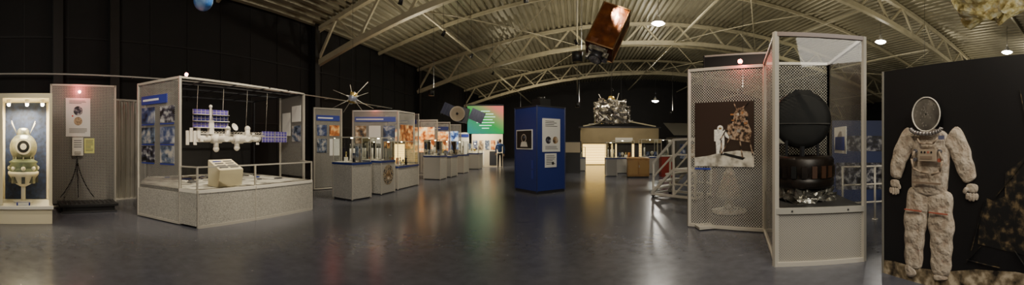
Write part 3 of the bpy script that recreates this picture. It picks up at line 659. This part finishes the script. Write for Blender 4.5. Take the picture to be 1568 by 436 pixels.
for p_ in ((2.5,6.6),(3.55,5.75)): b.bar((*p_,0),(*p_,3.25),.05,DARKMET)
b.done()
b=B('capsule_display_case'); H=2.86
for (a,c) in ((P3,P2),(P5,P4),(P2,P5)):
    F=Fr(a,c,1); b.wallq(a,c,.06 if a!=P2 else .7,H-.02,PERFB if a==P3 else PERFC); frame(b,F,.02,H,.045)
F=Fr(P3,P4,1)
b.wallq(P3,P4,.04,.64,perf_mat('perforated_base',(.42,.40,.35),.022,.26)); b.slab((2.33,3.67),(3.28,3.13),.04,.64,.01,mat('base_inner',(.14,.13,.11),.6))
b.slab(P3,P4,.64,.71,.07,mat('case_trim_grey',(.36,.35,.31),.4,.1)); b.slab(P3,P4,0,.05,.06,ALU); b.slab(P3,P4,H-.05,H,.05,mat('brown_bar',(.12,.08,.06),.4))
b.bar((*P3,0),(*P3,H),.06,ALU); b.bar((*P4,0),(*P4,H),.05,ALU)
b.face([(*P3,.70),(*P4,.70),(*P5,.70),(*P2,.70)],mat('case_floor_dark',(.06,.055,.05),.5))
b.wallq(P3,P4,.71,H-.05,GLASS)
for u in (.2,.9): b.cyl(F.at(u,.675,.036),F.at(u,.675,.045),.012,DARKMET,seg=8)
Fb=Fr(P2,P5,1); board(b,Fb,.15,.42,1.5,2.0,PAPER,.012); text(b,Fb,.18,.39,1.93,8,.045,.016,TXT)
FF=Fr(P5,P4,1); board(b,FF,.35,.9,1.35,1.75,PAPER,.012); rect(b,FF,.4,.85,1.4,1.6,.016,BLUET)
b.done()
b=B('spacecraft_heat_shield'); c=Vector((2.97,4.0,1.84)); d=Vector((-.6,-.8,.02)).normalized()
BS=mat('charred_black',(.005,.0046,.0042),.75,0,noise_s=5,noise_a=.4)
b.lathe(c,[(.001,.035),(.2,.03),(.33,.015),(.40,-.01),(.41,-.04),(.40,-.07),(.36,-.09),(.001,-.05)],BS,48,d)
b.lathe(c,[(.41,-.03),(.418,-.045),(.41,-.06)],mat('dull_rim',(.05,.045,.04),.5,.2),48,d)
rt=Vector((.8,-.6,0)); b.bar(c+rt*-.39+d*.045+Vector((0,0,-.06)),c+rt*.39+d*.045+Vector((0,0,-.06)),.012,MATS['dull_rim'])
pp=[c+rt*x_+Vector((0,0,z_)) for x_,z_ in ((-.28,.28),(-.10,.42),(.10,.42),(.28,.28))]; b.face(pp,BS)
b.bar(c+Vector((0,0,-.38)),(c.x,c.y,1.3),.05,DARKMET); b.bar(c+Vector((.2,-.1,-.3)),(c.x+.2,c.y-.1,1.3),.03,DARKMET); b.bar(c+Vector((-.2,.1,-.3)),(c.x-.2,c.y+.1,1.3),.03,DARKMET)
b.done()
b=B('spacecraft_equipment_ring'); c=Vector((3.0,4.0,0))
DB=mat('dark_brown_metal',(.018,.012,.009),.4,.3,noise_s=6,noise_a=.6)
b.lathe(c,[(.001,.90),(.40,.90),(.43,.93),(.43,1.02),(.41,1.04),(.43,1.06),(.43,1.28),(.40,1.32),(.36,1.33),(.34,1.22),(.001,1.20)],DB,40)
for k in range(20):
    a=2*math.pi*k/20; b.box((c.x+.43*math.cos(a),c.y+.43*math.sin(a),1.12),(.03,.07,.16),random.choice([DB,BLACK,mat('rust',(.07,.03,.015),.5)]),a)
b.crumple(c+Vector((0,0,.80)),(.62,.62,.16),SILV,.08,3,4)
for k in range(6):
    a=k*math.pi/3; b.cyl((c.x+.3*math.cos(a),c.y+.3*math.sin(a),.70),(c.x+.36*math.cos(a),c.y+.36*math.sin(a),.92),.015,ALU,seg=8)
b.done()
b=B('safety_railing')
for z in (.35,.7,1.05): b.cyl((4.6,4.9,z),(6.4,4.0,z),.02,ALU,seg=8)
for t in (0,.33,.66,1): b.cyl((4.6+1.8*t,4.9-.9*t,0),(4.6+1.8*t,4.9-.9*t,1.07),.022,ALU,seg=8); b.cyl((4.6+1.8*t,4.9-.9*t,0),(4.6+1.8*t,4.9-.9*t,.02),.06,ALU)
b.done()
b=B('blue_info_board'); F=Fr((6.1,6.9),(7.4,5.7),1); b.slab((6.1,6.9),(7.4,5.7),0,2.1,.05,mat('dull_blue',(.03,.05,.16),.5)); board(b,F,.1,1.6,1.3,1.7,PHOTO[4],.04); board(b,F,.1,1.6,.3,1.0,PHOTO[4],.04); b.done()
b=B('rocket_engine_exhibit'); c=Vector((6.6,5.1,0)); 
b.cyl(c,c+Vector((0,0,.12)),.35,DARKMET,seg=20); b.lathe(c,[(.3,.12),(.26,.3),(.16,.6),(.08,.75),(.12,.85),(.2,.95),(.2,1.2),(.08,1.3)],ALU,24)
for k in range(5): b.cyl(c+Vector((.2*math.cos(k),.2*math.sin(k),.9)),c+Vector((.12*math.cos(k+1),.12*math.sin(k+1),1.35)),.02,mat('copper',(.6,.3,.15),.3,.8),seg=8)
b.done()

# ---------------------------------------------------------------- astronaut photo stand
st=bpy.data.objects.new('astronaut_photo_stand',None); SC.objects.link(st)
XP=3.12; F=Fr((XP,2.66),(XP,.55),1)   # u runs to the right
b=B('backing_board')
b.box((XP+.02,(2.66+.55)/2,1.165),(.03,2.11,2.33),mat('poster_black',(.005,.005,.006),.5))
GR=ramp_mat('lunar_soil_dark',[(.34,(.015,.011,.007)),(.5,(.22,.17,.10)),(.66,(.62,.53,.38))],9,10,.6)
poly(b,F,[(0,0),(2.1,0),(2.1,.27),(1.6,.30),(1.2,.27),(.9,.2),(.5,.16),(.2,.17),(0,.15)],.001,GR)
LG=ramp_mat('lander_dark_print',[(.47,(.005,.005,.005)),(.56,(.035,.026,.014)),(.68,(.17,.12,.06))],13,8,.6)
poly(b,F,[(1.22,.52),(2.1,.42),(2.1,1.45),(1.9,1.42),(1.75,1.5),(1.66,1.34),(1.5,1.22),(1.5,1.0),(1.38,.95),(1.3,.98),(1.24,.8)],.001,LG)
for a,c,w in (((1.3,.95),(1.15,.45),.03),((1.75,1.5),(1.65,2.0),.012),((1.25,.5),(1.1,.33),.04),((1.6,.5),(1.75,.3),.035),((1.4,.98),(1.75,1.4),.025),((1.1,.35),(1.45,.32),.02)):
    b.bar(F.at(*a,.003),F.at(*c,.003),w,LG,.004)
b.bar(F.at(.02,0,0),F.at(.02,2.33,0),.02,mat('board_edge',(.2,.19,.16),.4),.02)
for y in (2.4,.9): b.box((XP+.28,y,.03),(.5,.06,.06),DARKMET); b.bar((XP+.05,y,1.5),(XP+.5,y,.05),.04,DARKMET)
b.done(parent=st)
SUIT=ramp_mat('spacesuit_fabric',[(.34,(.38,.30,.225)),(.48,(.48,.405,.315)),(.68,(.56,.485,.39))],9,5,.8,bump=1,bdist=.05)
SUITS=mat('suit_dark_tan',(.22,.16,.11),.7); REDB=mat('suit_red',(.38,.10,.06),.6)  # darker tan for the chest pack and waist strips
# figure is a shallow relief print (squashed in depth)
def relief(name,nodes,edges,m=SUIT,sub=2,depth=.26,off=.0,k=1.22):
    nn=[((0,n[0][0],n[0][1]),n[1]*k) for n in nodes]
    return skin(name,nn,edges,m,st,sub,scale=(depth,1,1),loc=(XP+.005-off,0,0))
relief('suit_torso',[((2.01,.93),.185),((2.01,1.05),.205),((2.0,1.2),.205),((1.99,1.42),.22),((1.98,1.56),.21),((1.98,1.66),.14)],[(i,i+1) for i in range(5)])
relief('suit_leg_l',[((2.10,1.02),.14),((2.14,.90),.155),((2.17,.78),.12),((2.18,.72),.14),((2.19,.62),.145),((2.195,.55),.11),((2.20,.46),.13),((2.205,.36),.10),((2.21,.28),.12),((2.21,.20),.10),((2.21,.14),.09)],[(i,i+1) for i in range(10)])
relief('suit_leg_r',[((1.90,1.02),.14),((1.88,.90),.16),((1.87,.78),.12),((1.865,.71),.145),((1.86,.61),.15),((1.86,.53),.11),((1.86,.44),.135),((1.862,.34),.10),((1.865,.26),.125),((1.865,.18),.10),((1.865,.12),.09)],[(i,i+1) for i in range(10)])
relief('boot_l',[((2.21,.16),.085),((2.24,.11),.08),((2.32,.09),.06)],[(0,1),(1,2)],off=.01,k=1.1)
relief('boot_r',[((1.865,.15),.09),((1.865,.11),.09),((1.86,.09),.09)],[(0,1),(1,2)],off=.01,k=1.05)
relief('suit_arm_l',[((2.18,1.58),.13),((2.27,1.54),.125),((2.33,1.46),.095),((2.37,1.39),.11),((2.40,1.32),.085),((2.42,1.26),.10),((2.44,1.17),.075),((2.45,1.10),.07)],[(i,i+1) for i in range(7)],off=.01)
relief('suit_arm_r',[((1.78,1.58),.13),((1.70,1.54),.125),((1.65,1.46),.095),((1.62,1.39),.11),((1.60,1.32),.085),((1.575,1.26),.10),((1.54,1.18),.075),((1.51,1.12),.07)],[(i,i+1) for i in range(7)],off=.01)
for nm,hx,hz,s_ in (('l',2.46,1.06,1),('r',1.50,1.07,-1)):
    relief('glove_palm_'+nm,[((hx,hz+.04),.06),((hx,hz-.01),.06),((hx-.005*s_,hz-.06),.055)],[(0,1),(1,2)],off=.012)
    for k in range(4):
        fx=hx+(k-1.5)*.034; relief('glove_finger_%s%d'%(nm,k+1),[((fx,hz-.05),.02),((fx+.004*s_,hz-.095),.019),((fx-.008*s_,hz-.125-(.012 if k in(1,2) else 0)),.016)],[(0,1),(1,2)],sub=1,off=.02)
    relief('glove_thumb_'+nm,[((hx-.04*s_,hz+.0),.024),((hx-.075*s_,hz-.035),.022),((hx-.085*s_,hz-.07),.018)],[(0,1),(1,2)],sub=1,off=.025)
b=B('suit_details')
def uu(y): return 2.66-y
HG=ramp_mat('helmet_view',[(.3,(.05,.045,.04)),(.6,(.13,.12,.10)),(.8,(.25,.23,.19))],6,3,.3)
disc(b,F,uu(1.995),1.805,.17,.078,HG,40,.97); 
for k in range(40):
    for_=random.uniform(0,6.28); rr=random.uniform(0,.14); disc(b,F,uu(1.995)+rr*math.cos(for_),1.805+rr*math.sin(for_),.008,.080,mat('hv_dot',(.2,.185,.16),.5),8)
M_=[F.at(uu(1.995)+.17*math.cos(t),1.80+.175*math.sin(t),.08) for t in [j*2*math.pi/36 for j in range(37)]]
for a,c in zip(M_,M_[1:]): b.cyl(a,c,.008,mat('helmet_rim',(.6,.56,.48),.35),seg=6,cap=False)
N_=[F.at(uu(1.995)+.19*math.cos(t),1.66+.06*math.sin(t),.085) for t in [math.pi+j*math.pi/14 for j in range(15)]]
for a,c in zip(N_,N_[1:]): b.cyl(a,c,.022,mat('neck_ring',(.35,.33,.32),.3,.6),seg=8)
board(b,Fr((XP-.075,2.07),(XP-.075,1.86),1),0,.21,1.32,1.44,mat('chest_pack',(.36,.29,.21),.6),.03)
for k in range(4): disc(b,F,uu(2.03)+k*.04,1.41,.012,.109,random.choice([REDB,BLACK,TXT]),10)
rect(b,F,uu(2.05),uu(1.90),1.34,1.37,.109,SUITS)
for y,z,c_ in ((2.13,1.42,TXT),(2.13,1.33,TXT),(1.83,1.42,TXT),(1.83,1.33,REDB)): b.cyl(F.at(uu(y),z,.06),F.at(uu(y),z,.09),.02,c_,seg=14)
def hose(pts,r=.012,m=mat('hose_tan',(.30,.23,.16),.7)):
    P_=[F.at(uu(y),z,o) for y,z,o in pts]
    for a,c in zip(P_,P_[1:]): b.cyl(a,c,r,m,seg=8)
hose([(2.13,1.42,.09),(2.17,1.34,.09),(2.15,1.24,.09),(2.05,1.2,.09),(1.95,1.2,.09)]); hose([(1.83,1.42,.09),(1.79,1.33,.09),(1.82,1.22,.09),(1.92,1.18,.09)]); hose([(2.1,1.55,.08),(2.06,1.5,.09),(1.98,1.5,.095),(1.9,1.5,.09),(1.85,1.56,.08)],.010)
rect(b,F,uu(1.84),uu(1.77),1.54,1.58,.085,mat('patch_blue',(.10,.11,.19),.6)); 
board(b,Fr((XP-.068,2.17),(XP-.068,1.82),1),0,.35,1.08,1.10,SUITS,.012)
for y,z,w in ((2.18,.78,.22),(1.865,.78,.22)): board(b,Fr((XP-.045,y+w/2),(XP-.045,y-w/2),1),0,w,z,z+.012,REDB,.012)
board(b,Fr((XP-.03,1.97),(XP-.03,1.76),1),0,.21,.0,.03,mat('sole_grey',(.3,.28,.25),.7),.02)
b.done(parent=st)

# ---------------------------------------------------------------- lamps
LAMPE=mat('lamp_lens',(1,.97,.9),emis=40)
def hang_lamp(x,y,z,power):
    b=B('pendant_lamp'); b.lathe((x,y,z),[(.05,.32),(.10,.26),(.13,.15),(.28,.02),(.33,0),(.30,.0),(.12,.14)],ALU,20); b.lathe((x,y,z),[(.001,-.10),(.12,-.08),(.24,-.03),(.28,.03)],LAMPE,20)
    b.cyl((x,y,z+.3),(x,y,zdeck(x)-.05),.01,DARKMET,seg=6); b.done()
    light('POINT',(x,y,z-.3),power,(1,.93,.8),.2)
hang_lamp(3.65,15.6,6.95,420); hang_lamp(14.1,12.1,6.85,60); hang_lamp(17.8,6.5,6.4,160); hang_lamp(6.6,29.3,5.1,250)

WARM=(1,.86,.64)
def spot(loc,tgt,p,ang=70,col=WARM):
    b=B('track_spotlight'); L0=Vector(loc); d=(Vector(tgt)-L0).normalized()
    b.cyl(L0-d*.2,L0-d*.02,.045,BLACK,.06,seg=14); b.cyl(L0-d*.12,(L0.x,L0.y,zdeck(L0.x)-.05),.006,BLACK,seg=5); b.done()
    light('SPOT',loc,p,col,.04,tgt,ang)
spot((-4.2,1.6,4.9),(-7.8,1.4,.6),300,60)
spot((-4.0,3.2,4.9),(-6.4,3.6,.6),560,54)
spot((-4.0,5.2,4.9),(-6.6,4.9,.6),560,54)
spot((-4.2,7.6,4.9),(-6.4,8.6,.9),430,62)
spot((-4.2,10.4,4.9),(-6.6,11.2,1.),430,62)
spot((-4.2,13.4,4.9),(-6.6,14.2,1.),480)
spot((-4.2,17,4.9),(-6.6,17.6,1.),480)
spot((-1.2,8.2,4.8),(-1.2,11,1.4),260,50)
spot((.9,3.4,4.8),(2.5,5.2,1.3),270)
spot((1.2,2.2,4.8),(2.9,3.6,.9),110)
spot((.5,1.2,4.4),(3.1,1.8,1.2),180,65,(1,.88,.70))
spot((0,12.5,5.),(2.5,15.5,.8),450); spot((2,20,4.5),(2.8,24,1.8),300)
spot((.8,7.6,4.8),(2.5,9.3,.8),350,50)
# vitrine interior
light('AREA',(-6.85,.03,2.2),70,(1,.84,.55),.5,(-6.9,.03,0)); light('AREA',(-5.6,20.3,2.6),110,WARM,.8,(-5.6,21.8,1)); light('AREA',(-2.5,24,5),300,WARM,2,(-2.5,28,0),name='far_hall_light')
# red accents
light('POINT',(-7.98,1.28,2.74),7,(1,.12,.12),.04); light('POINT',(-5.85,2.75,2.86),5,(1,.12,.12),.04); light('POINT',(2.62,5.25,2.88),7,(1,.12,.08),.04); light('POINT',(-7.0,13.2,2.7),4,(1,.15,.1),.05); light('POINT',(-7.5,9.,2.75),4,(1,.15,.1),.05); light('POINT',(-6.9,10.7,2.75),3,(1,.15,.1),.05)
# invented uplights and housings, added to brighten the metal roof deck
for (x,y,p_) in ((-5.5,12.5,370),(0,8,370),(0,18,430),(6,12,430),(6,22,430),(12,8,400),(14,17,470),(21,10,400),(-4,24,300)):
    l=light('SPOT',(x,y,3.6),p_,(1,.91,.70),.08,(x,y,9),150,.8,'added_roof_fill')
    b=B('added_fill_housing'); b.cyl((x,y,3.35),(x,y,3.57),.11,BLACK,.13,seg=14); b.cyl((x+.1,y,3.4),(x+.1,y,zdeck(x)-.05),.006,BLACK,seg=5); b.done()
b=B('added_fill_housing'); b.cyl((4.3,.3,2.4),(4.35,.36,2.58),.08,BLACK,.1,seg=14); b.cyl((4.3,.3,0),(4.3,.3,2.45),.02,BLACK,seg=8); b.cyl((4.3,.3,0),(4.3,.3,.03),.25,BLACK); b.done()  # invented stand and housing for the foil fill, out of view
light('SPOT',(4.36,.4,2.62),60,(1,.9,.6),.05,(5.0,1.8,3.9),90,.6,'added_foil_fill')  # added spot out of view, lifts the foil from below
light('AREA',(1,-3,5.5),420,(1,.93,.82),3.,(0,8,.5),name='added_hall_fill')  # added ambient fill, an unseen area light behind the camera
w=bpy.data.worlds.new('World'); bpy.context.scene.world=w; w.use_nodes=True; w.node_tree.nodes['Background'].inputs[0].default_value=(.02,.02,.022,1)

# ---------------------------------------------------------------- camera
cam=bpy.data.cameras.new('camera'); co=bpy.data.objects.new('camera',cam); SC.objects.link(co); bpy.context.scene.camera=co
cam.type='PANO'
for tgt in (cam,getattr(cam,'cycles',None)):
    try:
        tgt.panorama_type='CENTRAL_CYLINDRICAL'
        tgt.central_cylindrical_range_u_min=-800/550; tgt.central_cylindrical_range_u_max=800/550
        tgt.central_cylindrical_range_v_min=-221/550; tgt.central_cylindrical_range_v_max=224/550
        tgt.central_cylindrical_radius=1
    except Exception as e: print(e)
co.location=(0,0,1.5); co.rotation_euler=(math.pi/2,0,.1855)
